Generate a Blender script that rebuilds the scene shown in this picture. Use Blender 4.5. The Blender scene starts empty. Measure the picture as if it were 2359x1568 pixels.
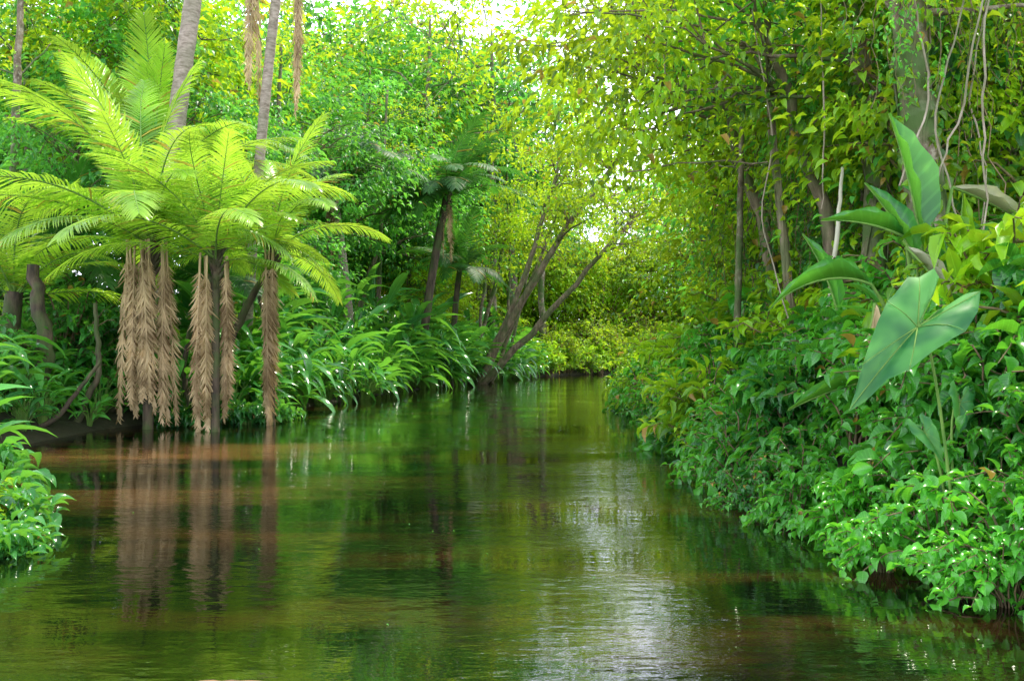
import bpy, math, random
import numpy as np
from mathutils import Vector, Matrix
rng=np.random.default_rng(11); random.seed(5)
scene=bpy.context.scene
R=math.radians
# ---------------------------------------------------------------- materials
def newmat(name):
    m=bpy.data.materials.new(name); m.use_nodes=True
    nt=m.node_tree; nt.nodes.clear(); return m,nt
def N(nt,t,**k):
    n=nt.nodes.new(t)
    for a,b in k.items(): setattr(n,a,b)
    return n
def math_(nt,op,a,b=None,clamp=False):
    n=N(nt,'ShaderNodeMath',operation=op,use_clamp=clamp)
    for i,v in enumerate((a,b)):
        if v is None: continue
        if isinstance(v,(int,float)): n.inputs[i].default_value=v
        else: nt.links.new(v,n.inputs[i])
    return n.outputs[0]
def mrange(nt,v,a,b,c=0.0,d=1.0,smooth=False):
    n=N(nt,'ShaderNodeMapRange'); nt.links.new(v,n.inputs[0])
    if smooth: n.interpolation_type='SMOOTHSTEP'
    for i,x in zip((1,2,3,4),(a,b,c,d)): n.inputs[i].default_value=x
    return n.outputs[0]
def mix(nt,f,a,b):
    n=N(nt,'ShaderNodeMix',data_type='RGBA')
    for s,v in ((0,f),(6,a),(7,b)):
        if isinstance(v,(int,float)): n.inputs[s].default_value=v
        elif isinstance(v,tuple): n.inputs[s].default_value=(*v,1)
        else: nt.links.new(v,n.inputs[s])
    return n.outputs[2]
def noise(nt,scale,detail=2,vec=None,rough=0.5):
    n=N(nt,'ShaderNodeTexNoise'); n.inputs['Scale'].default_value=scale; n.inputs['Detail'].default_value=detail
    n.inputs['Roughness'].default_value=rough
    if vec is not None: nt.links.new(vec,n.inputs['Vector'])
    return n.outputs['Fac']
def leaf_mat(name,dark,light,trans,tf=0.4,rough=0.4,odd=0.03,oddcol=(0.38,0.25,0.04),nscale=0.35,veins=0.0,tip=None,ow=.3,rw=.6):
    m,nt=newmat(name)
    at=N(nt,'ShaderNodeAttribute',attribute_name='luv'); sp=N(nt,'ShaderNodeSeparateXYZ'); nt.links.new(at.outputs['Vector'],sp.inputs[0])
    u,v,r=sp.outputs
    oi=N(nt,'ShaderNodeObjectInfo'); geo=N(nt,'ShaderNodeNewGeometry')
    nz=noise(nt,nscale,2,geo.outputs['Position'])
    t=math_(nt,'MULTIPLY',r,rw)
    t=math_(nt,'ADD',t,math_(nt,'MULTIPLY',oi.outputs['Random'],ow))
    t=math_(nt,'ADD',t,math_(nt,'MULTIPLY',math_(nt,'SUBTRACT',nz,0.48),2.8),clamp=True)
    c=mix(nt,t,dark,light)
    rib=math_(nt,'LESS_THAN',math_(nt,'ABSOLUTE',u),0.07)
    c=mix(nt,math_(nt,'MULTIPLY',rib,0.45),c,tuple(min(1,x*1.6+0.04) for x in light))
    if tip: c=mix(nt,math_(nt,'MULTIPLY',v,.3),c,tip)
    if veins:
        w=math_(nt,'SINE',math_(nt,'MULTIPLY',math_(nt,'SUBTRACT',v,math_(nt,'MULTIPLY',math_(nt,'ABSOLUTE',u),0.12)),60.0))
        w=math_(nt,'GREATER_THAN',w,0.75)
        c=mix(nt,math_(nt,'MULTIPLY',w,veins),c,tuple(min(1,x*1.4+0.02) for x in light))
    fr=math_(nt,'FRACT',math_(nt,'MULTIPLY',r,37.7))
    oddf=math_(nt,'GREATER_THAN',fr,1-odd)
    c=mix(nt,oddf,c,oddcol)
    bs=N(nt,'ShaderNodeBsdfPrincipled'); nt.links.new(c,bs.inputs['Base Color']); bs.inputs['Roughness'].default_value=rough
    bs.inputs['Specular IOR Level'].default_value=0.5
    tc=mix(nt,t,tuple(x*0.5 for x in trans),trans); tc=mix(nt,oddf,tc,(0.4,0.3,0.05))
    tr=N(nt,'ShaderNodeBsdfTranslucent'); nt.links.new(tc,tr.inputs[0])
    ms=N(nt,'ShaderNodeMixShader'); ms.inputs[0].default_value=tf
    nt.links.new(bs.outputs[0],ms.inputs[1]); nt.links.new(tr.outputs[0],ms.inputs[2])
    o=N(nt,'ShaderNodeOutputMaterial'); nt.links.new(ms.outputs[0],o.inputs[0])
    return m
def bark_mat(name,a,b,scale=6,stretch=0.25,moss=0.3,bump=0.5,patch=None):
    m,nt=newmat(name)
    tc=N(nt,'ShaderNodeTexCoord'); mp=N(nt,'ShaderNodeMapping'); mp.inputs['Scale'].default_value=(1,1,stretch)
    nt.links.new(tc.outputs['Object'],mp.inputs[0])
    n1=noise(nt,scale,6,mp.outputs[0],0.65); n2=noise(nt,1.6,4,tc.outputs['Object'])
    c=mix(nt,mrange(nt,n1,.35,.65),a,b)
    if patch:
        n3=noise(nt,7,5,tc.outputs['Object'],.65); c=mix(nt,mrange(nt,n3,.53,.62,0,.7),c,patch)
    c=mix(nt,mrange(nt,n2,.44,.58,0,moss),c,(0.05,0.11,0.015))
    bs=N(nt,'ShaderNodeBsdfPrincipled'); nt.links.new(c,bs.inputs['Base Color']); bs.inputs['Roughness'].default_value=.85
    bp=N(nt,'ShaderNodeBump'); bp.inputs['Strength'].default_value=bump; bp.inputs['Distance'].default_value=.03
    nt.links.new(n1,bp.inputs['Height']); nt.links.new(bp.outputs[0],bs.inputs['Normal'])
    o=N(nt,'ShaderNodeOutputMaterial'); nt.links.new(bs.outputs[0],o.inputs[0]); return m

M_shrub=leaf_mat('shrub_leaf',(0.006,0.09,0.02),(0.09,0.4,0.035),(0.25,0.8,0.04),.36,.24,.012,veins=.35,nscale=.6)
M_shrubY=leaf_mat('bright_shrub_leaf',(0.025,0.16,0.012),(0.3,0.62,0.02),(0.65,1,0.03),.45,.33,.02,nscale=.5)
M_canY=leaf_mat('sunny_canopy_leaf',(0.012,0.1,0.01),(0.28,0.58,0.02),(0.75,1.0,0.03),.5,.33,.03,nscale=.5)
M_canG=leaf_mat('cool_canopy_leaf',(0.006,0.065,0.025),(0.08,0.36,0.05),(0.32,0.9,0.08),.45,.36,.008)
M_heli=leaf_mat('strap_leaf',(0.008,0.1,0.03),(0.1,0.38,0.07),(0.3,0.8,0.06),.34,.17,.012,(.25,.2,.06),veins=.15,nscale=.5)
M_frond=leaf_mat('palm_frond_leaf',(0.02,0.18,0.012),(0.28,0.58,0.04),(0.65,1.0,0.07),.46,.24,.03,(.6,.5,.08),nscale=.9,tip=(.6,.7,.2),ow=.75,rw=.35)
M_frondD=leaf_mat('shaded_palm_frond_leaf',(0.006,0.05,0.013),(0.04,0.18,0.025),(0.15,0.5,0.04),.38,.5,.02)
M_dead=leaf_mat('dead_frond_leaf',(0.24,0.16,0.07),(0.68,0.52,0.29),(0.7,0.5,0.22),.26,.75,.06,(0.15,0.09,0.04),nscale=1.8)
M_ban=leaf_mat('banana_leaf_green',(0.01,0.15,0.04),(0.09,0.36,0.05),(0.3,0.8,0.06),.42,.3,.0,veins=.35,nscale=1.5)
M_banP=leaf_mat('banana_leaf_pale',(0.36,0.38,0.22),(0.62,0.6,0.45),(0.6,0.6,0.3),.25,.5,.0)
M_ear=leaf_mat('elephant_ear_leaf',(0.01,0.14,0.035),(0.1,0.37,0.07),(0.3,0.75,0.08),.34,.5,.0,nscale=4)
M_barkL=bark_mat('pale_bark',(0.07,0.05,0.03),(0.24,0.19,0.12),9,.4,.9,.8,(.36,.33,.24))
M_barkB=bark_mat('brown_bark',(0.08,0.06,0.035),(0.28,0.22,0.14),9,.25,.55,.6)
M_barkD=bark_mat('dark_bark',(0.03,0.022,0.015),(0.13,0.095,0.06),9,.2,.6)
M_barkP=bark_mat('ringed_palm_bark',(0.18,0.14,0.1),(0.42,0.35,0.28),5,3.0,.2)
M_twig=bark_mat('twig_bark',(0.08,0.06,0.03),(0.24,0.17,0.08),12,.3,.3)
M_stem=bark_mat('green_stem',(0.08,0.2,0.03),(0.2,0.34,0.06),8,.3,.0,.1)
M_vine=bark_mat('pale_vine_bark',(0.2,0.16,0.1),(0.42,0.36,0.27),12,.3,.4)
M_log=bark_mat('brown_wet_wood',(0.07,0.035,0.02),(0.22,0.12,0.07),9,.6,.0)

# ---------------------------------------------------------------- mesh building
class MB:
    def __init__(s): s.V=[];s.Q=[];s.A=[];s.M=[];s.n=0
    def add(s,v,q,a,mi=0):
        v=np.asarray(v,float).reshape(-1,3); q=np.asarray(q,int).reshape(-1,4)
        s.V.append(v); s.Q.append(q+s.n); s.A.append(np.asarray(a,float).reshape(-1,3)); s.M.append(np.full(len(q),mi)); s.n+=len(v)
    def mesh(s,name,mats):
        V=np.concatenate(s.V);Q=np.concatenate(s.Q);A=np.concatenate(s.A);MM=np.concatenate(s.M)
        me=bpy.data.meshes.new(name)
        me.vertices.add(len(V)); me.vertices.foreach_set('co',V.ravel())
        me.loops.add(len(Q)*4); me.loops.foreach_set('vertex_index',Q.ravel().astype(np.int32))
        me.polygons.add(len(Q)); me.polygons.foreach_set('loop_start',np.arange(0,len(Q)*4,4,dtype=np.int32))
        me.polygons.foreach_set('loop_total',np.full(len(Q),4,dtype=np.int32))
        me.polygons.foreach_set('use_smooth',np.ones(len(Q),dtype=bool))
        for m in mats: me.materials.append(m)
        me.polygons.foreach_set('material_index',MM.astype(np.int32))
        me.update(calc_edges=True)
        at=me.attributes.new('luv','FLOAT_VECTOR','POINT'); at.data.foreach_set('vector',A.ravel())
        return me
def leaf_tpl(ws,fold=0.25,droop=0.6,wave=0.0):
    n=len(ws)-1; V=[];A=[]
    y=z=0.0
    for i,w in enumerate(ws):
        t=i/n
        if i>0:
            a=-droop*(t-0.5/n)*1.4+droop*0.25
            y+=math.cos(a)/n; z+=math.sin(a)/n
        wz=wave*math.sin(i*2.1)
        V+= [(-w,y,z+fold*w*.5+wz),(0,y,z),(w,y,z+fold*w*.5-wz)]
        A+= [(-1,t,0),(0,t,0),(1,t,0)]
    Q=[]
    for i in range(n):
        b=3*i; Q+=[(b,b+1,b+4,b+3),(b+1,b+2,b+5,b+4)]
    return np.array(V),np.array(Q),np.array(A,float)
T2=leaf_tpl([.1,1,.04],.4,.6)
T3=leaf_tpl([.08,.95,.8,.03],.4,.7)
T5=leaf_tpl([.06,.7,1,.85,.45,.02],.45,.9,.02)
TS=leaf_tpl([.08,.6,.95,1,.85,.5,.02],.12,1.0,.01)
TF=leaf_tpl([.6,1,.75,.03],.02,.45)
TFD=leaf_tpl([.5,1,.8,.04],.02,.6)
def nrm(a): return a/np.maximum(np.linalg.norm(a,axis=-1,keepdims=True),1e-9)
def leaves(mb,tpl,pos,dr,up,L,W,r,mi=0):
    tv,tq,ta=tpl; pos=np.asarray(pos); n=len(pos)
    y=nrm(np.asarray(dr,float)); x=np.cross(y,up); x=nrm(x+1e-6); z=np.cross(x,y)
    L=np.broadcast_to(L,(n,)); W=np.broadcast_to(W,(n,))
    v=pos[:,None,:]+L[:,None,None]*(tv[None,:,1,None]*y[:,None,:])+(tv[None,:,0,None]*W[:,None,None])*x[:,None,:]
    zz=tv[:,2]
    v=v+L[:,None,None]*(zz[None,:,None]*z[:,None,:])
    q=tq[None]+ (np.arange(n)*len(tv))[:,None,None]
    a=np.repeat(ta[None],n,0).copy(); a[:,:,2]=np.asarray(r)[:,None]
    mb.add(v,q,a,mi)
def tube(mb,pts,rad,sides=6,mi=0,r=.5):
    P=np.asarray(pts,float); n=len(P); rad=np.broadcast_to(rad,(n,))
    T=np.gradient(P,axis=0); T=nrm(T)
    ref=np.array([0.,0,1]) if abs(T[0][2])<.9 else np.array([1.,0,0])
    X=[];cur=ref
    for i in range(n):
        xx=cur-T[i]*np.dot(cur,T[i])
        if np.linalg.norm(xx)<1e-4: xx=np.cross(T[i],[0.3,.5,.8])
        xx=xx/np.linalg.norm(xx); X.append(xx); cur=xx
    X=np.array(X);Y=np.cross(T,X)
    an=np.arange(sides)/sides*2*np.pi
    v=P[:,None]+rad[:,None,None]*(np.cos(an)[None,:,None]*X[:,None]+np.sin(an)[None,:,None]*Y[:,None])
    q=[]
    for i in range(n-1):
        for j in range(sides):
            k=(j+1)%sides; q.append((i*sides+j,i*sides+k,(i+1)*sides+k,(i+1)*sides+j))
    mb.add(v,q,np.tile([1,.5,r],(n*sides,1)),mi)
def bez(p0,p1,p2,n=8):
    t=np.linspace(0,1,n)[:,None]; p0,p1,p2=map(lambda p:np.array(p,float),(p0,p1,p2))
    return (1-t)**2*p0+2*t*(1-t)*p1+t*t*p2
def wob(P,a,rg):
    P=P.copy(); n=len(P); P[1:-1]+=rg.normal(0,a,(n-2,3)); return P

COL=scene.collection
def obj(name,data,loc=(0,0,0),rot=(0,0,0),sc=(1,1,1),parent=None,label=None,cat=None,group=None,kind=None):
    o=bpy.data.objects.new(name,data); COL.objects.link(o)
    o.location=loc;o.rotation_euler=rot
    o.scale=(sc,sc,sc) if isinstance(sc,(int,float)) else sc
    if parent: o.parent=parent
    if label:o["label"]=label
    if cat:o["category"]=cat
    if group:o["group"]=group
    if kind:o["kind"]=kind
    return o
# ---------------------------------------------------------------- terrain
Ly=[-30,6,8,11,14,17.5,20,22,30,40,50,60,68,75,82]; Lx=[-4.4,-4.3,-5.2,-7.2,-8.2,-8.4,-7.6,-6.6,-5.6,-4,-1.8,.5,4,12,26]
Ry=[-30,3.6,4.9,5.4,7,9,12,22,35,50,60,66,72,82]; Rx=[6,5.6,4.2,3.2,3.1,2.6,3.1,3.8,5,8,13,19,27,26]
def xL(y): return np.interp(y,Ly,Lx)
def xR(y): return np.interp(y,Ry,Rx)
def gh(x,y):
    x=np.asarray(x,float);y=np.asarray(y,float)
    l=xL(y)-x; r=x-xR(y); out=np.maximum(l,r)
    amp=np.where(r>l,np.interp(y,[0,15,35],[1.9,1.7,.7]),.6)
    sc=np.where(r>l,2.0,1.2)
    nz=.5*np.sin(x*1.7+y*.9)*np.sin(y*1.3-x*.6)+.3*np.sin(x*3.9)*np.sin(y*4.3+1)
    return np.where(out<0,np.maximum(-1.2,out*.9),amp*(1-np.exp(-np.maximum(out,0)/sc))+.12*nz*np.minimum(1,np.maximum(out,0)))
def axis(lo,hi,c,s,n):
    a,b=math.asinh((lo-c)/s),math.asinh((hi-c)/s); return c+s*np.sinh(np.linspace(a,b,n))
gx=axis(-500,500,0,8,240); gy=axis(-60,900,12,12,260)
GX,GY=np.meshgrid(gx,gy); GZ=gh(GX,GY)
mb=MB(); nx,ny=len(gx),len(gy)
idx=np.arange(nx*ny).reshape(ny,nx)
mb.add(np.stack([GX,GY,GZ],-1),np.stack([idx[:-1,:-1],idx[:-1,1:],idx[1:,1:],idx[1:,:-1]],-1),np.zeros((nx*ny,3)))
m,nt=newmat('forest_floor')
tc=N(nt,'ShaderNodeTexCoord'); n1=noise(nt,5,8,tc.outputs['Object'],.7); n2=noise(nt,.6,3,tc.outputs['Object'])
c=mix(nt,n1,(0.012,0.009,0.005),(0.07,0.048,0.025)); c=mix(nt,math_(nt,'MULTIPLY',n2,.6),c,(0.02,0.045,0.01))
bs=N(nt,'ShaderNodeBsdfPrincipled'); nt.links.new(c,bs.inputs['Base Color']); bs.inputs['Roughness'].default_value=.9
bp=N(nt,'ShaderNodeBump'); bp.inputs['Distance'].default_value=.1; nt.links.new(n1,bp.inputs['Height']); nt.links.new(bp.outputs[0],bs.inputs['Normal'])
o=N(nt,'ShaderNodeOutputMaterial'); nt.links.new(bs.outputs[0],o.inputs[0])
obj('ground',mb.mesh('ground',[m]),kind='structure',label='dark leaf littered forest floor and muddy banks',cat='ground')
# water: dark, with silty brown streaks over shallow bars
m,nt=newmat('river_water')
tc=N(nt,'ShaderNodeTexCoord')
mp=N(nt,'ShaderNodeMapping'); mp.inputs['Scale'].default_value=(.6,1.5,1); nt.links.new(tc.outputs['Object'],mp.inputs[0])
a1=noise(nt,5.6,2,mp.outputs[0],.5); a2=noise(nt,.45,2,mp.outputs[0]); a3=noise(nt,20,2,mp.outputs[0])
amp=mrange(nt,a2,.42,.6,.2,1.0)
h=math_(nt,'ADD',math_(nt,'MULTIPLY',a1,1.0),math_(nt,'MULTIPLY',a3,.25)); h=math_(nt,'MULTIPLY',h,amp)
bp=N(nt,'ShaderNodeBump'); bp.inputs['Strength'].default_value=.45; bp.inputs['Distance'].default_value=.0125; nt.links.new(h,bp.inputs['Height'])
mp2=N(nt,'ShaderNodeMapping'); mp2.inputs['Scale'].default_value=(.3,1.0,1); mp2.inputs['Rotation'].default_value=(0,0,.12); nt.links.new(tc.outputs['Object'],mp2.inputs[0])
b1=noise(nt,.8,4,mp2.outputs[0],.6)
c=mix(nt,mrange(nt,b1,.48,.74),(0.002,0.003,0.0015),(0.045,0.022,0.006))
sp=N(nt,'ShaderNodeSeparateXYZ'); nt.links.new(tc.outputs['Object'],sp.inputs[0]); X,Y,_=sp.outputs
wn=math_(nt,'MULTIPLY',math_(nt,'SUBTRACT',noise(nt,.9,5,mp2.outputs[0],.65),.5),4.2)
def band(x0,y0,sl,wd,xa,xb):
    d=math_(nt,'SUBTRACT',Y,math_(nt,'ADD',math_(nt,'MULTIPLY',math_(nt,'SUBTRACT',X,x0),sl),y0))
    d=math_(nt,'ABSOLUTE',math_(nt,'ADD',d,wn)); k=mrange(nt,d,0.0,wd,1,0,True)
    return math_(nt,'MULTIPLY',k,mrange(nt,X,xa,xb,1,0,True))
k1=band(-8,12.4,.27,1.5,-4.6,-1.0); k2=band(-5,8.9,.22,.8,-3.5,-.6)
fine=mrange(nt,noise(nt,6,5,mp2.outputs[0],.75),.3,.7,.35,1.05)
kk=math_(nt,'ADD',k1,math_(nt,'MULTIPLY',k2,.4),clamp=True)
c=mix(nt,math_(nt,'MULTIPLY',kk,fine,clamp=True),c,(0.2,0.095,0.03))
bs=N(nt,'ShaderNodeBsdfPrincipled'); nt.links.new(c,bs.inputs['Base Color']); bs.inputs['Roughness'].default_value=.005; bs.inputs['IOR'].default_value=1.9
nt.links.new(bp.outputs[0],bs.inputs['Normal'])
o=N(nt,'ShaderNodeOutputMaterial'); nt.links.new(bs.outputs[0],o.inputs[0])
mb=MB(); mb.add([(-120,-50,0),(120,-50,0),(120,120,0),(-120,120,0)],[(0,1,2,3)],np.zeros((4,3)))
obj('water',mb.mesh('water',[m]),kind='structure',label='calm dark river water with reflections and silty streaks',cat='water')

# ---------------------------------------------------------------- plants
def stemmy(seed,nst,nl,hgt,spread,ll,lw,tpl,mats,droop=.5):
    rg=np.random.default_rng(seed); mb=MB(); P=[];D=[];
    for s in range(nst):
        az=rg.uniform(0,2*np.pi); rr=spread*math.sqrt(rg.uniform(.02,1)); h=hgt*rg.uniform(.35,1)*(1-.35*(rr/spread)**2)
        e=np.array([math.cos(az)*rr,math.sin(az)*rr,h]); b=np.array([math.cos(az)*.12,math.sin(az)*.12,-.1])
        mid=np.array([e[0]*.35,e[1]*.35,h*1.05]); e[2]-=rr*droop*.4
        C=wob(bez(b,mid,e,9),.02,rg)
        tube(mb,C,np.linspace(.010,.003,9)*hgt,4,1)
        t=np.linspace(.3,1,nl)*(8-.001); i=t.astype(int); f=(t-i)[:,None]
        p=C[i]*(1-f)+C[i+1]*f; tg=nrm(C[i+1]-C[i])
        sd=rg.normal(0,1,(nl,3)); sd-=tg*np.sum(sd*tg,1)[:,None]; sd=nrm(sd)
        P.append(p); D.append(sd*1.0+tg*.55+np.array([math.cos(az)*.25,math.sin(az)*.25,-.25]))
    P=np.concatenate(P);D=np.concatenate(D);n=len(P)
    up=np.array([0,0,1.])+rg.normal(0,.3,(n,3)); s=rg.uniform(.5,1.2,n)
    leaves(mb,tpl,P,D,up,ll*s,lw*s*.5,rg.uniform(0,1,n))
    return mb.mesh('shrub',mats)
shrubs=[stemmy(100+i,38,14,1.3,.95,[.14,.17,.15,.22][i],[.08,.1,.07,.12][i],T5,[M_shrub,M_twig],droop=[.5,1.2,.5,1.5][i]) for i in range(4)]
shrubsY=[stemmy(120+i,40,16,1.7,1.1,[.16,.13,.2,.26][i],[.075,.065,.09,.09][i],T3,[M_shrubY,M_twig]) for i in range(4)]
bushes=[stemmy(140+i,76,20,3.2,1.8,.26,.13,T3,[M_canG,M_twig]) for i in range(3)]
bushesY=[stemmy(150+i,76,20,3.2,1.8,[.2,.28,.22][i],.1,T3,[M_canY,M_twig]) for i in range(3)]
broad=[stemmy(160+i,22,8,.9,.8,.36,.17,T5,[M_heli,M_stem]) for i in range(2)]
def curtain(seed,ns,h,wd,ll,lw,mats):
    rg=np.random.default_rng(seed); mb=MB();P=[];D=[]
    for s in range(ns):
        x=rg.uniform(-wd,wd); y=rg.normal(0,.35); L=h*rg.uniform(.35,1); n=12
        z0=rg.uniform(-.3,0)*h
        C=np.stack([x+np.cumsum(rg.normal(0,.09,n)),y+np.cumsum(rg.normal(0,.06,n)),z0-np.linspace(0,L,n)],1)
        tube(mb,C,.008,4,1)
        k=int(L/.095); t=np.sort(rg.uniform(0,n-1.001,k)); i=t.astype(int); f=(t-i)[:,None]
        p=C[i]*(1-f)+C[i+1]*f; a=rg.uniform(0,6.28,k)
        P.append(p+np.stack([np.cos(a),np.sin(a),a*0],1)*.06); D.append(np.stack([np.cos(a),np.sin(a),rg.uniform(-1.3,.3,k)],1))
    P=np.concatenate(P);D=np.concatenate(D);n=len(P); s=rg.uniform(.5,1.25,n)
    leaves(mb,T3,P,D,np.array([0,0,1.])+rg.normal(0,.3,(n,3)),ll*s,lw*s*.5,rg.uniform(0,1,n))
    return mb.mesh('leaf_curtain',mats)
CUR=[curtain(170+i,[20,14,20][i],3.6,1.1,[.15,.22,.14][i],[.08,.11,.075][i],[[M_canY,M_shrubY,M_canG][i],M_twig]) for i in range(3)]
def heli(seed,nl,hgt,ll,lw,mats,spread=.5,er=(-.35,1.5)):
    rg=np.random.default_rng(seed); mb=MB();P=[];D=[]
    for s in range(nl):
        az=rg.uniform(0,2*np.pi); h=hgt*rg.uniform(.25,1); rr=spread*rg.uniform(.3,1)
        e=np.array([math.cos(az)*rr,math.sin(az)*rr,h]); C=bez((math.cos(az)*.1,math.sin(az)*.1,-.1),(e[0]*.4,e[1]*.4,h*.8),e,5)
        tube(mb,C,np.linspace(.018,.008,5),4,1); P.append(e); D.append([math.cos(az),math.sin(az),rg.uniform(*er)])
    P=np.array(P);D=np.array(D); s=rg.uniform(.6,1.2,nl)
    leaves(mb,TS,P,D,np.array([0,0,1.])+rg.normal(0,.25,(nl,3)),ll*s,lw*s*.5,rg.uniform(0,1,nl))
    return mb.mesh('strap_plant',mats)
helis=[heli(200+i,34,1.5,1.0,.21,[M_heli,M_stem],.6) for i in range(4)]
helisT=[heli(210+i,16,2.0,1.5,.24,[M_heli,M_stem],.45) for i in range(3)]
helisN=[heli(216+i,14,1.8,1.3,.13,[M_ban,M_stem],.4,er=(.4,2.6)) for i in range(2)]

def frond(seed,L,e0,e1,Lf,nl,mat,stem,dead=False,wl=.028,lift=.05,side=0.0,pw=1.25):
    rg=np.random.default_rng(seed); mb=MB(); n=22
    t=np.linspace(0,1,n); el=np.radians(e0+(e1-e0)*t**pw); az=side*t**1.5
    d=np.stack([np.cos(el)*np.sin(az),np.cos(el)*np.cos(az),np.sin(el)],1); P=np.concatenate([[[0,0,0]],np.cumsum(d[:-1]*L/(n-1),0)])
    tube(mb,P,np.linspace(.028,.005,n)*(L/4)**.5,5,1,.8)
    for sgn in (-1,1):
        tt=np.linspace(.1 if not dead else .12,.995,nl)+rg.normal(0,.002,nl); tt=np.clip(tt,0,.999)
        k=tt*(n-1);i=k.astype(int);f=(k-i)[:,None]; p=P[i]*(1-f)+P[i+1]*f; tg=d[i]
        X=nrm(np.cross(tg,np.array([0.01,0,1.]))) if not dead else nrm(np.cross(tg,np.array([0,-1.,.02])))
        Z=np.cross(X,tg)
        fw=np.interp(tt,[0,.5,1],[.3,.6,1.6]) if not dead else np.full(nl,2.3)
        D=X*sgn+tg*fw[:,None]+Z*lift+rg.normal(0,.05 if not dead else .27,(nl,3))
        if not dead: D[:,2]-=.1
        ln=Lf*np.clip(np.sin(np.pi*(.12+.83*tt)),.05,1)**.6*rg.uniform(.92 if not dead else .6,1.08,nl)
        rv=rg.uniform(0,.45)+rg.uniform(0,.3,nl)+.3*tt
        leaves(mb,TFD if dead else TF,p,D,Z+X*sgn*(-.1)+rg.normal(0,.09 if not dead else .5,(nl,3)),ln,wl,np.clip(rv,0,1))
    return mb.mesh('frond',[mat,stem])
def frond_set(base,L,Lf,mat,stem,wl=.028,nl=62):
    return [frond(base,L*.92,82,46,Lf,nl,mat,stem,wl=wl,side=.25),frond(base+1,L,68,0,Lf,nl,mat,stem,wl=wl,side=-.35),frond(base+2,L*1.05,50,-30,Lf,nl,mat,stem,wl=wl,side=.35),
            frond(base+3,L*1.08,36,-36,Lf,nl,mat,stem,wl=wl,side=-.25),frond(base+4,L*.95,18,-55,Lf,nl,mat,stem,wl=wl,side=.25)]
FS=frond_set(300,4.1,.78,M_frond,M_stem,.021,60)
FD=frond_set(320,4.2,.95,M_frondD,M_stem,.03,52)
DEAD=[frond(340+i,3.7,-87-i*.7,-90,.44,70,M_dead,M_dead,dead=True,wl=.016) for i in range(4)]
def palm(name,loc,h,lean,fs,nf,label,scale=1.0,ndead=0,trunk_r=.16,tmat=None,deadlen=1.0,az0=0,cat='palm tree',weights=None,group=None,strands=None):
    e=obj(name,None,loc,label=label,cat=cat,group=group)
    rg=np.random.default_rng(int(abs(loc[0])*100+loc[1]*7)); mb=MB(); top=np.array([lean[0],lean[1],h])
    n=40; C=bez((0,0,-.4),(lean[0]*.35,lean[1]*.35,h*.55),top,n)
    rad=trunk_r*(np.interp(np.linspace(0,1,n),[0,.08,1],[1.35,1.05,.85]))*(1+.06*(np.arange(n)%2)); tube(mb,C,rad,12)
    if ndead or strands:
        for k in range(26):
            a=k*2.4; z=h-.9*rg.uniform(0,1); b=np.array([lean[0],lean[1],z]); dd=np.array([math.cos(a),math.sin(a),1.2])
            tube(mb,[b,b+dd*.1,b+dd*.22],[.06,.045,.02],5)
    obj('trunk',mb.mesh('palm_trunk',[tmat or M_barkD]),parent=e)
    for k in range(nf):
        a=az0+k*2.39996; q=k/nf
        vi=min(4,int(.3+q*4.5)) if weights is None else weights[k%len(weights)]
        obj('frond',fs[vi],tuple(top+np.array([0,0,-.25*q])),(R(rg.normal(0,7)),R(rg.normal(0,9)),a),scale*rg.uniform(.75,1.12),parent=e)
    if strands:
        for (sx,sy,cnt,ln) in strands:
            for k in range(cnt):
                obj('dead_frond',DEAD[k%4],(top[0]+sx+rg.normal(0,.05),top[1]+sy+rg.normal(0,.06),h-.05-.15*rg.uniform()),(R(rg.normal(0,1.0)),R(rg.normal(0,1.5)),rg.normal(0,.6)),(.95,.95,ln*rg.uniform(.84,1.03)),parent=e)
    for k in range(ndead):
        a=k*2.39996+1; r=.2; obj('dead_frond',DEAD[k%4],(top[0]+math.sin(-a)*r,top[1]+math.cos(a)*r,h-.2),(0,0,a),(1,1,deadlen*rg.uniform(.5,.9)),parent=e)
    return e
g='feather palms at the water edge'
palm('feather_palm',(-7.5,17.6,.0),3.95,(.05,0),FS,25,'squat feather palm with skirt of hanging dead fronds',.98,0,.1,az0=.3,group=g,strands=[(-.36,-.15,5,1.05),(.0,-.3,5,1.02),(.32,-.12,4,1.04)])
palm('feather_palm',(-5.9,17.0,.0),3.6,(-.05,.1),FS,18,'feather palm with yellowing fronds and brown dead skirt',.8,0,.08,az0=1.4,group=g,strands=[(-.16,-.25,5,.99),(.24,.0,4,.88)])
palm('feather_palm',(-5.3,18.8,.0),3.95,(0,0),FS,14,'slim feather palm with narrow column of dead fronds',.74,0,.08,az0=2.2,group=g,strands=[(0,-.15,6,1.04)])
palm('feather_palm',(-9.9,23,.3),5.6,(.2,0),FS,20,'taller feather palm with upright bright green fronds',1.15,4,.2,az0=.9,weights=[0,0,1,1,2,0,1,3])
palm('feather_palm',(-11.0,18.5,.3),2.6,(.2,0),FS,16,'feather palm with arching fronds beside the undergrowth',.9,0,.2,az0=2.9)
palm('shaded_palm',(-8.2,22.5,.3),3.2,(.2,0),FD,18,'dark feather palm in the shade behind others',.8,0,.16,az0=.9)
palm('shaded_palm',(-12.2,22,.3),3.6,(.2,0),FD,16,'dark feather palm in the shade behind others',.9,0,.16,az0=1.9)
palm('tall_palm',(-9.4,22,.3),14.2,(1.7,0),FD,14,'tall grey ringed trunk palm with fronds overhead',1.0,0,.23,M_barkP,az0=.5,weights=[0,1,0,1,2])
palm('tall_palm',(-7.6,24,.3),12.9,(1.1,0),FD,12,'tall palm with brown dead fronds hanging below crown',1.0,0,.15,M_barkP,az0=.2,weights=[0,1,0],strands=[(-.75,-.2,3,1.2),(.45,-.1,3,1.35)])
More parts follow.
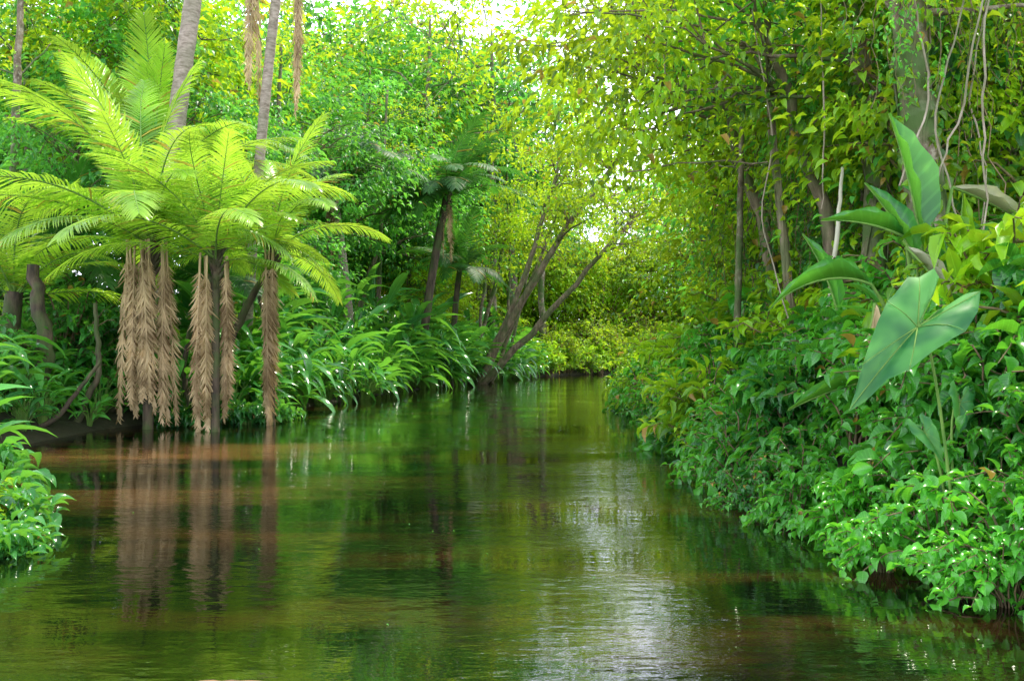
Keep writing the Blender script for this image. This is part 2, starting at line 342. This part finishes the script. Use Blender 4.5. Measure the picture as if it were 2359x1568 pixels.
palm('drooping_palm',(-4.4,40,.4),8.8,(1.4,0),FD,34,'dark palm with a mass of long spiky drooping fronds',1.0,4,.2,M_barkD,az0=.5,weights=[4,3,2,4,1,3,4,0])
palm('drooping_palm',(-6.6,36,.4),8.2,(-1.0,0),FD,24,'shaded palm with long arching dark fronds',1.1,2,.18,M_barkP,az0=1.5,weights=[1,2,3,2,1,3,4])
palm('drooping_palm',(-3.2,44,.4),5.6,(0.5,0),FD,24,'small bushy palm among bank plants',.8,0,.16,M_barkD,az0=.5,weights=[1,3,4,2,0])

def tree(seed,H,rx,rz,zc,ncl,nlf,ll,lw,leafm,barkm,tr,cx=0.0,csz=.85,tpl=T2,flat=.35,nlimb=26):
    rg=np.random.default_rng(seed)
    c=nrm(rg.normal(0,1,(ncl,3)))*(rg.uniform(.12,1,(ncl,1))**.5)
    lump=1+.3*np.sin(c[:,0:1]*5+seed)*np.cos(c[:,1:2]*4+seed*2)+.15*np.sin(c[:,2:3]*7)
    c=c*lump*np.array([rx,rx,rz])+np.array([cx,0,zc])
    mb=MB(); n=ncl*nlf
    off=rg.normal(0,1,(ncl,nlf,3))*np.array([csz,csz,csz*flat])*rg.uniform(.5,1.35,(ncl,1,1))
    out=c-np.array([cx,0,zc]); out[:,2]*=.3
    P=(c[:,None]+off); P[:,:,2]-=.25*(off[:,:,0]**2+off[:,:,1]**2)/csz
    D=off*np.array([1,1,.3])/csz+nrm(out)[:,None]*.6+rg.normal(0,.4,off.shape); D[:,:,2]-=.45
    s=rg.uniform(.6,1.3,n); rr=np.clip(np.repeat(rg.uniform(0,.7,ncl),nlf)+rg.uniform(0,.3,n),0,1)
    leaves(mb,tpl,P.reshape(-1,3),D.reshape(-1,3),np.array([0,0,1.])+rg.normal(0,.35,(n,3)),ll*s,lw*s*.5,rr)
    crown=mb.mesh('crown',[leafm])
    mb=MB(); top=np.array([cx*.8,0,zc+rz*.5]); C=wob(bez((0,0,-.5),(cx*.15,0,zc*.6),top,14),tr*.35,rg); C[0]=(0,0,-.5)
    rad=np.interp(np.linspace(0,1,14),[0,.07,.6,1],[tr*1.5,tr*1.05,tr*.7,tr*.15]); tube(mb,C,rad,9)
    ord_=rg.permutation(ncl)[:nlimb]
    for k in ord_:
        q=c[k]; z=max(zc-rz*.9,min(q[2]-.25*rx,top[2]-.2)); i=int(np.argmin(abs(C[:,2]-z))); b=C[i]
        m_=(b+q)/2+np.array([0,0,.12*rx]); L=wob(bez(b,m_,q,7),.05*rx*.4,rg); L[0]=b
        tube(mb,L,np.linspace(max(.02,rad[i]*.45),.008*max(1,rx/3),7),5)
        j=rg.integers(0,ncl,2)
        for jj in j:
            q2=c[jj]
            if np.linalg.norm(q2-L[4])<rx*.9: tube(mb,bez(L[4],(L[4]+q2)/2+[0,0,.1],q2,5),np.linspace(.02,.006,5)*max(1,rx/3),4)
    return mb.mesh('tree_trunk',[barkm]),crown
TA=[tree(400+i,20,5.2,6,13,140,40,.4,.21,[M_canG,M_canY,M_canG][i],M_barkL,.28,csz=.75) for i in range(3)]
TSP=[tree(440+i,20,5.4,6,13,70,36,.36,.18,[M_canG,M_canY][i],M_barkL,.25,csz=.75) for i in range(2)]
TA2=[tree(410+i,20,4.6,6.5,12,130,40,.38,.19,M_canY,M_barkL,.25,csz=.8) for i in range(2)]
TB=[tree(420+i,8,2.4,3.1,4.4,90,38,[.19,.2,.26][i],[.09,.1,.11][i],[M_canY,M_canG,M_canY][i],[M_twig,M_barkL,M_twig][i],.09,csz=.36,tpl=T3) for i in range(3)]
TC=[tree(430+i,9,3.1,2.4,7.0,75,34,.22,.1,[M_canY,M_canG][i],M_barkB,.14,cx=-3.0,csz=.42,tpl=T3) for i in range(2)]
def place_tree(name,v,x,y,rot,s,label,group,cat='tree'):
    if abs(x)>.62*y+4: return
    e=obj(name,None,(x,y,float(gh(x,y))),(0,0,rot),s,label=label,cat=cat,group=group)
    obj('trunk',v[0],parent=e); obj('crown',v[1],parent=e); return e
GF='forest trees behind the bank'
for i in range(26):
    y=rng.uniform(26,60); x=xL(y)-rng.uniform(4,22)
    if y<32 and x>-12: continue
    place_tree('forest_tree',TA[[0,2,0,1][i%4]],x,y,rng.uniform(0,6.28),rng.uniform(.55,.95),'tall rainforest tree with dense green crown',GF)
for (x,y,s,v) in [(-13,60,1.5,0),(-7.5,64,1.3,2),(-2.5,68,1.4,0),(-10,74,1.8,1),(-3,84,1.3,2),(-18,56,1.3,2),(-9,52,1.05,0),(-5,60,1.0,2),(-22,70,1.6,1),(-15,84,1.9,0),(17,88,.8,1),(22,92,1.5,1),
                 (-15,42,1.05,1),(-10.5,44,.9,0),(4.5,96,.8,2),(9,100,.8,0),(-1,92,1.2,1)]:
    place_tree('forest_tree',TA[v],x,y,x*1.7,s,'tall rainforest tree with dense green crown',GF)
for (x,y,s,v) in [(0,76,1.6,0),(11,90,1.2,0),(20,90,1.6,1),(-5,80,1.9,1),(23,84,1.4,0),(5,82,1.05,1),(-1.5,62,1.55,0),(-5.5,57,1.5,1),(2.5,71,1.2,0)]:
    place_tree('forest_tree',TSP[v],x,y,x*1.3,s,'tall airy tree with open leafy crown',GF)
for i in range(20):
    y=rng.uniform(105,135); x=-40+i*4.6
    s=rng.uniform(1.0,1.6)
    if 0<x<26: s=rng.uniform(.75,.9)
    place_tree('forest_tree',(TA+TA2)[i%5],x,y,rng.uniform(0,6.28),s,'tall rainforest tree with dense green crown',GF)
for x in np.arange(-9,26,2.6):
    y=80+rng.uniform(0,10)
    place_tree('slender_tree',TB[[0,2][int(x)%2]],x,y,rng.uniform(0,6.28),rng.uniform(1.4,2.2),'slender tree with loose sunlit yellow green leaves','slender trees on the bank')
for (x,y,s) in [(-4.5,58,1.2),(-6.5,62,1.5),(-2.6,63,1.2),(-9,55,1.3),(-5,50,1.0)]:
    place_tree('slender_tree',TB[0],x,y,x,s,'slender tree with loose sunlit yellow green leaves','slender trees on the bank')
for (x,y,s) in [(-10.5,26,.9),(-12.3,27,1.0),(-8.8,28,.9),(-14.5,25,1.0),(-7.8,31,.9)]:
    place_tree('slender_tree',TB[1],x,y,x,s,'shaded small tree with dark green leaves','slender trees on the bank')
for i in range(20):
    y=rng.uniform(26,75); x=xR(y)+rng.uniform(5,17)
    if x/y<.3: x=y*.3+rng.uniform(0,4)
    place_tree('forest_tree',TA2[i%2],x,y,rng.uniform(0,6.28),rng.uniform(.5,.85),'sunlit rainforest tree with yellow green crown','sunlit trees on the bank')
for i in range(24):
    y=rng.uniform(11,36); x=xR(y)+rng.uniform(2.2,9)
    if x/y<.25: x=y*.25+rng.uniform(0,3)
    place_tree('slender_tree',TB[i%3],x,y,rng.uniform(0,6.28),rng.uniform(.8,1.35),'slender tree with loose sunlit yellow green leaves','slender trees on the bank')
for i,(x,y,s,v) in enumerate([(5.2,16,1.0,0),(7.0,20,1.1,0),(8.6,25,1.25,0),(5.0,12.5,.85,0),(9.0,36,.9,0),(7.2,14.5,.8,1),(8.4,17.5,.95,0)]):
    place_tree('overhanging_tree',TC[v],x,y,rng.normal(0,.25),s,'tree leaning its leafy branches over the river','overhanging trees')
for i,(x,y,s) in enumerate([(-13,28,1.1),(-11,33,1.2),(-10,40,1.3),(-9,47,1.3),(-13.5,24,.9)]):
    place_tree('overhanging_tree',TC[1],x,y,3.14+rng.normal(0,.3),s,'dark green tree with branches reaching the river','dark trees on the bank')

def leaning(base,tip,r,bend,label,seed,mat=None,ncl=14,lo=8):
    rg=np.random.default_rng(seed); b=np.array(base,float); t=np.array(tip,float)
    e=obj('leaning_tree',None,base,label=label,cat='tree',group='leaning trees at the river bend'); mb=MB()
    C=wob(bez((0,0,-.4),(t-b)*.5+np.array(bend),t-b,14),.05,rg); tube(mb,C,np.linspace(r,r*.45,14),9)
    cl=[]
    for k in range(ncl):
        i=rg.integers(lo,14); q=C[i]+rg.normal(0,1,3)*[1.4,1.4,.8]+[.3,0,.9]; tube(mb,wob(bez(C[i],(C[i]+q)/2+[0,0,.2],q,6),.06,rg),np.linspace(r*.3,.012,6),5); cl.append(q)
    obj('trunk',mb.mesh('leaning_trunk',[mat or M_barkB]),parent=e)
    mb=MB(); cl=np.array(cl); n=len(cl)*90; P=np.repeat(cl,90,0)+rg.normal(0,1,(n,3))*[.75,.75,.3]
    leaves(mb,T3,P,rg.normal(0,1,(n,3))+[0,0,-.4],np.array([0,0,1.])+rg.normal(0,.3,(n,3)),.28*rg.uniform(.7,1.2,n),.07,rg.uniform(0,1,n))
    obj('crown',mb.mesh('leaning_crown',[M_canY]),parent=e)
leaning((-1.8,48,.4),(6.0,46,12.6),.25,(-1.0,0,-.3),'long brown trunk leaning far over the river',1)
leaning((-1.9,47.5,.4),(2.8,49,13.0),.2,(.6,0,-.9),'brown trunk leaning upward from the bank',2)
leaning((-1.6,46,.4),(6.5,45,8.8),.21,(0,0,-.3),'low mossy trunk slanting over the water',3,lo=10)
leaning((-2.6,53,.4),(.6,54,13.5),.15,(.2,0,0),'thin upright trunk rising from bank plants',4,M_barkL)
leaning((-2.2,52,.4),(-1.4,52,9),.13,(0,0,0),'pale straight trunk standing in sunlit plants',5,M_barkL)
leaning((-1.2,50,.4),(4.6,51,14),.13,(-.4,0,-.3),'thin brown trunk leaning with leafy branches',6)
leaning((-.6,55,.4),(2.2,56,12),.12,(.2,0,0),'thin brown trunk leaning with leafy branches',7,M_barkL)

def put(name,me,x,y,s,label,cat,group,z=None,rot=None):
    if abs(x)>.62*y+2.6: return
    zz=float(gh(x,y)) if z is None else z
    return obj(name,me,(x,y,max(zz,-.05)),(R(rng.normal(0,8)),R(rng.normal(0,8)),rng.uniform(0,6.28) if rot is None else rot),s,label=label,cat=cat,group=group)
G1='leafy shrubs crowding the river bank'
y=5.3
while y<34:
    step=.42 if y<12 else .75
    for row,off in enumerate([-.05,.55,1.2,1.9]):
        x=xR(y)+off+rng.normal(0,.18)
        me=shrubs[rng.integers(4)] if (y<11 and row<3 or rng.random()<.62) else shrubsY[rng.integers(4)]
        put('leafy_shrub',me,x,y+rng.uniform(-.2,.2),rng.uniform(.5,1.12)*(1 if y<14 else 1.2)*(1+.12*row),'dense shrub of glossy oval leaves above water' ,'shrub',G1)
    y+=step
for (x,y,s) in [(3.0,5.15,.5),(3.35,5.05,.55),(3.7,5.0,.6),(4.0,5.1,.75),(2.8,5.35,.45),(3.5,5.3,.6),(2.6,6.0,.45),(2.7,6.8,.5),(2.5,7.6,.5)]:
    put('leafy_shrub',shrubs[1+2*(int(x*10)%2)],x,y,s,'dense shrub of glossy oval leaves above water' ,'shrub',G1,z=.02)
G2='strap leaved plants along the bank'
for y in np.arange(20.5,62,.75):
    for off in (0.1,1.0,2.0):
        x=xL(y)-off+rng.normal(0,.25); s=rng.uniform(.75,1.35)*(1.0 if y<35 else 1.25)
        if y<22 and off<.5: continue
        put('strap_leaf_plant',helis[rng.integers(4)],x,y,s,'clump of long drooping glossy strap leaves','plant',G2)
for y in np.arange(22,62,1.0):
    put('strap_leaf_plant',helisT[rng.integers(3)],xL(y)-rng.uniform(.6,3.0),y,rng.uniform(.9,1.7),'tall clump of broad upright strap leaves','plant',G2)
for y in np.arange(9,44,1.5):
    put('strap_leaf_plant',helisN[rng.integers(2)],xR(y)+rng.uniform(.4,2.6),y,rng.uniform(.5,.85),'clump of narrow pointed arching blades','plant',G2)
G3='tall forest bushes behind the bank'
for y in np.arange(22,70,1.8):
    put('forest_bush',(bushes+bushesY)[rng.integers(6)],xL(y)-rng.uniform(3,5),y,rng.uniform(.7,1.2),'tall bush filling the forest edge','bush',G3)
    put('forest_bush',(bushes+bushesY)[rng.integers(6)],xL(y)-rng.uniform(5.5,10),y,rng.uniform(.9,1.6),'tall bush filling the forest edge','bush',G3)
for y in np.arange(9,50,1.2):
    put('forest_bush',(bushesY+bushes)[rng.integers(6)],xR(y)+rng.uniform(1.9,3.2),y,rng.uniform(.5,.85),'tall sunlit bush on the steep bank','bush',G3)
    if y<30: put('forest_bush',bushesY[rng.integers(3)],xR(y)+rng.uniform(3.6,6),y,rng.uniform(.8,1.2),'tall sunlit bush on the steep bank','bush',G3)
for i in range(40):
    y=rng.uniform(66,80); x=rng.uniform(-8,30)
    if x<xL(y)-.2 or x>xR(y)+.2 or y>77: put('forest_bush',bushesY[rng.integers(3)],x,y,rng.uniform(.7,1.9),'sunlit yellow green bush at the river bend','bush',G3)
for x in np.arange(-2,22,1.5):
    y=76+rng.uniform(0,4) if x>4 else 74+rng.uniform(0,3)
    put('forest_bush',bushesY[rng.integers(3)],x,max(y,np.interp(x,Lx,Ly)+.3),rng.uniform(.6,1.7),'sunlit yellow green bush at the river bend','bush',G3)
    put('forest_bush',bushesY[rng.integers(3)],x,y+6,rng.uniform(1.6,2.9),'sunlit yellow green bush at the river bend','bush',G3)
for i in range(50):
    y=rng.uniform(56,77); x=np.interp(y,Ly,Lx)-rng.uniform(-.4,3)
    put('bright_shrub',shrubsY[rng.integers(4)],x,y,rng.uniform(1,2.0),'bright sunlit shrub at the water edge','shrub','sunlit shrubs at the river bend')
for i in range(30):
    y=rng.uniform(15.5,24); x=xL(y)-rng.uniform(2.0,7)
    if x>-9.5 and y>20: continue
    put('forest_bush',(bushes)[rng.integers(3)],x,y,rng.uniform(.5,.9),'dark green bush in the forest shade','bush',G3)
for i in range(34):
    y=rng.uniform(19.2,23); x=rng.uniform(-11.5,-6.3)
    put('strap_leaf_plant',helis[rng.integers(4)],x,y,rng.uniform(.6,1.1),'clump of long drooping glossy strap leaves','plant',G2)
for (x,y,s) in [(-8.9,16.2,.5),(-9.3,17.2,.6),(-8.8,18.2,.65),(-9.6,16.6,.7),(-8.6,17.4,.4),(-10.2,17.8,.8),(-8.7,15.2,.45),(-9.0,14.6,.5)]:
    put('strap_leaf_plant',helis[int(x*-10)%4],x,y,s,'clump of long drooping glossy strap leaves','plant',G2)
for i in range(14):
    y=rng.uniform(18.3,20.5); x=rng.uniform(-10.5,-4.8)
    put('leafy_shrub',broad[i%2],x,y,rng.uniform(.45,.8),'dark broad leaved shrub shaded behind palms','shrub',G1,z=max(0,float(gh(x,y))))
GV='leafy vine curtains hanging in the trees'
for i in range(38):
    y=rng.uniform(9.5,24); x=xR(y)+rng.uniform(1.3,5.0); top=rng.uniform(3.2,7.0)+(y-10)*.15
    if y<13.5 and x/y>.36: continue
    if x/y<.24: continue
    put('leafy_vine',CUR[[0,2,1,2][i%4]],x,y,rng.uniform(.7,1.15),'curtain of leafy vines hanging from the branches','vine',GV,z=top,rot=rng.normal(0,.5))
for (x,y,z,s) in [(6.6,13.8,6.5,1),(7.6,14.6,6.0,1),(5.9,14.5,7,1),(6.2,11.0,6.6,1),(5.2,9.2,6.3,.55),(4.3,9.1,6.2,.5)]:
    put('leafy_vine',CUR[[0,2][int(x*10)%2]],x,y,s,'curtain of leafy vines hanging from the branches','vine',GV,z=z,rot=.3)
for (x,y,s,k) in [(-4.15,6.7,.5,0),(-4.35,7.3,.55,1),(-4.9,7.8,.65,0),(-4.7,6.9,.6,1),(-5.6,9.0,.75,0),(-6.6,10.6,.75,1),(-4.0,6.3,.45,1),(-3.85,6.6,.35,0)]:
    put('leafy_shrub',broad[k],x,y,s,'dark green broad leaved shrub at water edge','shrub',G1)
for (x,y,s,k) in [(-4.5,7.3,.35,3)]:
    put('leafy_shrub',shrubsY[k],x,y,s,'bright green shrub at the water edge','shrub',G1)
for (x,y,s,k) in [(-5.9,9.1,.7,2),(-8.3,12.4,.9,3),(-9.2,13.8,1.0,1),(-9.4,15.3,1.0,0)]:
    put('strap_leaf_plant',helis[k],x,y,s,'clump of long drooping glossy strap leaves','plant',G2)

def big_leaf(seed,L,W,droop,mat):
    ws=[.05,.35,.7,.9,1,.98,.9,.75,.52,.28,.02]; rg=np.random.default_rng(seed); mb=MB()
    leaves(mb,leaf_tpl(ws,.35,droop,.02),[(0,0,0)],[(0,1,0)],np.array([[0,0,1.]]),np.array([L]),np.array([W/2]),[rg.uniform(.3,.8)])
    P=mb.V[0].reshape(-1,3)[1::3]-np.array([0,0,.004]); tube(mb,P,np.linspace(.018,.004,len(P)),5,1)
    return mb
def orient(d,up=(0,-1,.4)):
    y=Vector(d).normalized(); x=y.cross(Vector(up)).normalized(); z=x.cross(y)
    return Matrix((x,y,z)).transposed().to_euler()
def banana(base,specs,label):
    e=obj('banana_plant',None,base,label=label,cat='plant')
    mb=MB()
    for i,(st,d,L,W,dr,mt,up) in enumerate(specs):
        tube(mb,bez((0,0,-.3),(st[0]*.3,st[1]*.3,st[2]*.6),st,7),np.linspace(.045,.014,7),7)
    obj('stalk',mb.mesh('banana_stalk',[M_stem]),parent=e)
    for i,(st,d,L,W,dr,mt,up) in enumerate(specs):
        obj('leaf',big_leaf(i,L,W,dr,mt).mesh('banana_leaf',[mt,M_stem]),st,orient(d,up),parent=e)
b=(4.15,8.6,float(gh(4.15,8.6)))
z0=b[2]
F=(.3,-1,.3)
banana(b,[((-.1,-.2,2.6-z0),(-.14,.1,1),1.4,.27,.15,M_ban,F),
 ((-.2,-.3,2.4-z0),(-.5,.0,1),.95,.15,.3,M_ban,F),
 ((-.3,-.3,2.65-z0),(-1,-.2,.35),.9,.09,.4,M_ban,(0,-.6,1)),
 ((.15,-.3,3.15-z0),(1,-.1,-.45),.85,.1,.3,M_banP,(0,-1,.6)),
 ((.1,-.3,2.1-z0),(.22,0,1),1.05,.09,.2,M_shrubY,F),
 ((.25,-.3,2.1-z0),(.35,0,1),.8,.09,.2,M_ban,F),
 ((.0,-.3,2.1-z0),(-.05,-.1,1),.7,.12,.2,M_ban,F),
 ((-.65,-.3,2.2-z0),(-1,-.1,.15),1.1,.075,1.0,M_ban,(0,-.5,1)),
 ((-.35,-.4,2.55-z0),(.6,-.4,-.9),.85,.07,.3,M_banP,F),
 ((-.7,-.5,2.0-z0),(-.25,-.2,-1),.5,.08,.3,M_dead,F)],'banana plant with huge upright glossy paddle leaves')
b=(3.5,9.4,float(gh(3.5,9.4)))
banana(b,[((.1,-1.5,.75),(-1,-.2,-.12),1.15,.08,.4,M_heli,(0,-.6,1)),((.1,0,1.4),(-.3,0,1),1.0,.1,.4,M_ban,F),((.3,0,1.0),(.6,-.2,.8),.9,.09,.5,M_ban,F)],'young banana plant with arching green leaves')
def ear_mesh(L,W):
    half=[(0,-.72),(.05,-.6),(.11,-.47),(.18,-.32),(.24,-.16),(.29,0),(.31,.12),(.3,.24),(.26,.34),(.2,.42),(.13,.4),(.08,.28),(.05,.16),(0,.06)]
    pts=half+[(-x,y) for x,y in half[-2:0:-1]]
    n=len(pts); rings=[.02,.2,.4,.6,.8,.93,1.0]; V=[];A=[]
    for k,q in enumerate(rings):
        for i,(x,y) in enumerate(pts):
            z=.045*math.sin(i*2.6+k*.4)*q**2*.9+.6*abs(x)*q-.4*(max(0,-y)*q)**2-1.2*q**3*x*x
            V.append((x*q*W,y*q*L,z*L)); A.append((0.0 if i%3==0 and k<6 else 1.0,q,.2+.5*((i//3)%2)*q))
    Q=[]
    for k in range(len(rings)-1):
        for i in range(n):
            j=(i+1)%n; Q.append((k*n+i,k*n+j,(k+1)*n+j,(k+1)*n+i))
    mb=MB(); mb.add(V,Q,A)
    for i in list(range(0,n,3)):
        tube(mb,[np.array(V[k*n+i])+[0,0,.003] for k in range(len(rings))],np.linspace(.006,.0015,len(rings)),4,1)
    return mb.mesh('elephant_ear_blade',[M_ear,M_stem])
ex,ey=3.15,6.0
e=obj('elephant_ear_plant',None,(ex,ey,float(gh(ex,ey))),label='elephant ear plant with one large arrow shaped leaf',cat='plant')
gz=e.location.z
EM=ear_mesh(1.1,.9)
for (l,dv,up,s) in [((2.52,5.3,1.68),(.8,.3,.7),(-.55,-1,.35),.85),((3.3,6.3,1.15),(.2,.5,.7),(.3,-1,.6),.36),((2.95,6.1,.95),(-.3,.5,.7),(-.3,-1,.6),.3)]:
    p=(l[0]-ex,l[1]-ey,l[2]-gz)
    mb=MB(); tube(mb,bez((0,0,-.2),(p[0]*.2,p[1]*.2+.25,p[2]*1.05),p,10),np.linspace(.014,.007,10),6)
    obj('stalk',mb.mesh('ear_stalk',[M_stem]),parent=e)
    obj('leaf',EM,p,orient(dv,up),s,parent=e)

def bare_tree(base,pts,rads,mat,label,seed,name='forest_tree',wrap=0):
    rg=np.random.default_rng(seed); e=obj(name,None,base,label=label,cat='tree'); mb=MB()
    P=np.array(pts,float); n=24; t=np.linspace(0,1,n)*(len(P)-1); C=np.stack([np.interp(t,range(len(P)),P[:,k]) for k in range(3)],1)
    C[1:-1]=(C[:-2]+C[1:-1]*2+C[2:])/4; C=wob(C,rads[0]*.09,rg)
    rr=np.interp(t,range(len(P)),rads); tube(mb,C,rr*rg.uniform(.88,1.12,n),14)
    cl=[]
    for k in range(8):
        i=rg.integers(14,n); q=C[i]+rg.normal(0,1,3)*[1.2,1.0,.7]+[0,0,.6]; tube(mb,wob(bez(C[i],(C[i]+q)/2+[0,0,.2],q,7),.04,rg),np.linspace(rr[i]*.3,.01,7),6); cl.append(q)
    if wrap:
        for ph in (0,2.2,4.1):
            a=ph+np.linspace(0,5,n); tube(mb,C+np.stack([np.cos(a),np.sin(a),a*0],1)*(rr*1.08)[:,None],.014,5)
    obj('trunk',mb.mesh('big_trunk',[mat]),parent=e)
    mb=MB(); cl=np.array(cl); m_=len(cl)*70; Q=np.repeat(cl,70,0)+rg.normal(0,1,(m_,3))*[.5,.5,.3]
    if wrap:
        k=rg.integers(2,n,wrap); a=rg.normal(-1.57,1.3,wrap)+np.sin(k*.8)*.8; d=np.stack([np.cos(a),np.sin(a),a*0],1)
        Q2=C[k]+d*(rr[k][:,None]*1.05)+rg.normal(0,.05,(wrap,3))*[1,1,4]
        leaves(mb,T5,Q2,d*.6+[0,0,-.9]+rg.normal(0,.4,(wrap,3)),d+rg.normal(0,.2,(wrap,3)),.17*rg.uniform(.6,1.2,wrap),.045,rg.uniform(0,1,wrap))
    leaves(mb,T5,Q,rg.normal(0,1,(m_,3))+[0,0,-.5],np.array([0,0,1.])+rg.normal(0,.3,(m_,3)),.17*rg.uniform(.7,1.2,m_),.04,rg.uniform(0,1,m_))
    obj('crown',mb.mesh('big_crown',[M_canY]),parent=e)
z=float(gh(4.75,9.7)); bare_tree((4.75,9.7,z),[(0,0,-.4),(0,0,1.5),(-.1,0,3.0),(-.2,0,4.2),(-.4,.2,7.5)],[.25,.2,.19,.18,.12],M_barkL,'thick mottled trunk wrapped in climbing leaves',5,wrap=260)
z=float(gh(4.9,11.8)); bare_tree((4.9,11.8,z),[(0,0,-.4),(.1,0,1.5),(.2,0,3),(-.1,0,4.5),(-.5,.2,7.5)],[.21,.17,.16,.15,.1],M_barkL,'mottled grey trunk rising among sunlit leaves',6,wrap=140)
z=float(gh(4.1,12.6)); bare_tree((4.1,12.6,z),[(0,0,-.4),(0,0,1.5),(-.1,0,3),(-.25,0,4.2),(-.3,.2,7.5)],[.08,.06,.055,.05,.04],M_barkB,'thin reddish trunk among shrubs',7,wrap=60)
for (x,y,h,l) in [(-13.3,22.5,12,.3),(-15.2,27,14,-.4),(-12.2,30,15,.3),(-9.3,33,13,.3),(-7.2,45,15,.6),(-.4,58,9,.3),(5.6,13.2,8,-.4),(3.9,15,8,.3)]:
    bare_tree((x,y,float(gh(x,y))),[(0,0,-.4),(l*.3,0,h*.3),(l*.5,0,h*.6),(l,0,h)],[.14,.12,.1,.06] if x<3 else [.07,.06,.05,.03],M_barkL,'slim straight pale trunk in the forest',int(abs(x)*10))
def log(name,pts,rads,mat,label,cat,sides=9,group=None,w=.15):
    P=np.array(pts,float); b=P[0].copy(); t=np.linspace(0,1,18)*(len(P)-1)
    C=np.stack([np.interp(t,range(len(P)),P[:,k]-b[k]) for k in range(3)],1); C[1:-1]=(C[:-2]+C[1:-1]*2+C[2:])/4
    C=wob(C,rads[0]*w,rng); mb=MB(); tube(mb,C,np.interp(t,range(len(P)),rads),sides)
    return obj(name,mb.mesh(name,[mat]),tuple(b),label=label,cat=cat,group=group)
for p,r in [([(-9.3,19,-.1),(-8.4,19,.8),(-7.3,19,1.7),(-6.6,19.2,2.9)],[.14,.12,.1,.06]),([(-8.4,19.5,.1),(-8.6,19.6,2),(-8.3,19.8,4.2)],[.22,.2,.15]),
            ([(-6.9,19.2,0),(-6.4,19.3,1.8),(-5.7,19.6,3.4)],[.13,.1,.07]),
            ([(-9.9,17.5,0),(-9.6,17.6,1.6),(-10,17.8,3.4)],[.2,.16,.12]),([(-9.2,15.8,-.1),(-8.6,16.2,.35),(-8.0,16.6,1.4)],[.05,.05,.03]),
            ([(-8.9,17.2,-.1),(-8.5,17.6,1.2),(-8.7,17.8,2.6)],[.08,.06,.04]),([(-7.0,18.8,-.1),(-7.3,18.9,1.2),(-6.9,18.8,2.9)],[.08,.06,.04]),([(-5.9,19.8,-.1),(-5.5,19.8,1.4),(-5.9,19.9,2.9)],[.07,.06,.04])]:
    log('fallen_trunk',p,r,M_barkD,'dark wet trunk leaning in the shade','tree trunk',group='dark trunks behind the palms')
log('floating_log',[(-1.55,3.97,-.035),(-1.4,3.95,-.024),(-1.15,3.93,-.022),(-.98,3.9,-.035)],[.02,.038,.038,.015],M_log,'short brown log floating at the water surface','log',12,w=.1)
for pts in [[(4.7,8.4,5.2),(4.45,8.4,3.9),(4.2,8.4,3.3),(4.15,8.4,2.2),(3.95,8.4,1.6)],[(4.5,8.0,5.1),(4.43,8,4),(4.45,8,2.9),(4.4,8,2.0)],[(5.35,9.5,5.6),(5.1,9.5,4.4),(5.3,9.5,3.6),(5.2,9.5,2.2)],
            [(2.6,14,8.2),(2.5,14,6.2),(2.62,14,4.9)],[(4.0,11,6.4),(4.05,11,4.6),(4.0,11,3.4)],[(3.4,12,6.4),(3.7,12,4.6),(3.5,12,3.4),(3.9,12,2.0)],[(4.2,9,5.6),(4.5,9.1,4.3),(4.1,9,3.3)],[(4.9,9,5.6),(4.5,9.1,4.0),(4.8,9,2.6)]]:
    log('hanging_vine',pts,[.009,.012,.009,.011,.008][:len(pts)],M_vine,'thin pale woody vine hanging from branches','vine',6,'hanging vines',w=1.1)
log('dead_stick',[(4.05,11.0,1.9),(4.12,10.8,3.0),(4.2,10.8,3.9)],[.025,.03,.02],M_banP,'white bleached dead stem standing among leaves','dead branch')
mb=MB(); n=70; yy=rng.uniform(4.2,30,n); xx=xL(yy)+.5+rng.uniform(0,1,n)*(xR(yy)-xL(yy)-1)
leaves(mb,T2,np.stack([xx,yy,np.full(n,.004)],1),np.concatenate([rng.normal(0,1,(n,2)),np.zeros((n,1))],1),np.tile([0,0,1.],(n,1)),rng.uniform(.01,.03,n),.006,rng.uniform(0,1,n))
obj('floating_debris',mb.mesh('floating_debris',[M_heli]),kind='stuff',label='small leaf flecks floating on the water',cat='debris')

# ---------------------------------------------------------------- light
sd=Vector((.3,.32,.87)).normalized()
w=bpy.data.worlds.new("World"); scene.world=w; w.use_nodes=True; nt=w.node_tree; nt.nodes.clear()
sky=N(nt,'ShaderNodeTexSky',sky_type='NISHITA'); sky.sun_disc=False; sky.sun_elevation=math.asin(sd.z); sky.sun_rotation=math.atan2(sd.x,sd.y); sky.dust_density=3
tc=N(nt,'ShaderNodeTexCoord'); sp=N(nt,'ShaderNodeSeparateXYZ'); nt.links.new(tc.outputs['Generated'],sp.inputs[0])
el=mrange(nt,sp.outputs[2],.3,.75,0,1,True)      # bright haze low down, calmer overhead
haze=mix(nt,el,(29,30.5,36),(11,11.3,12.5))
c=mix(nt,.8,sky.outputs[0],haze)
bg=N(nt,'ShaderNodeBackground'); bg.inputs[1].default_value=.15; nt.links.new(c,bg.inputs[0])
o=N(nt,'ShaderNodeOutputWorld'); nt.links.new(bg.outputs[0],o.inputs[0])
sl=bpy.data.lights.new('sun','SUN'); sl.energy=5; sl.angle=R(.5); sl.color=(1,.92,.74)
so=bpy.data.objects.new('sun',sl); COL.objects.link(so); so.rotation_euler=sd.to_track_quat('Z','Y').to_euler()
cam=bpy.data.cameras.new('camera'); co=bpy.data.objects.new('camera',cam); COL.objects.link(co)
cam.lens=30; cam.sensor_width=36; cam.clip_end=2000; co.location=(0,0,1.5); co.rotation_euler=(R(90+1.05),0,0)
scene.camera=co
scene.view_settings.view_transform='Standard'; scene.view_settings.look='None'; scene.view_settings.exposure=0
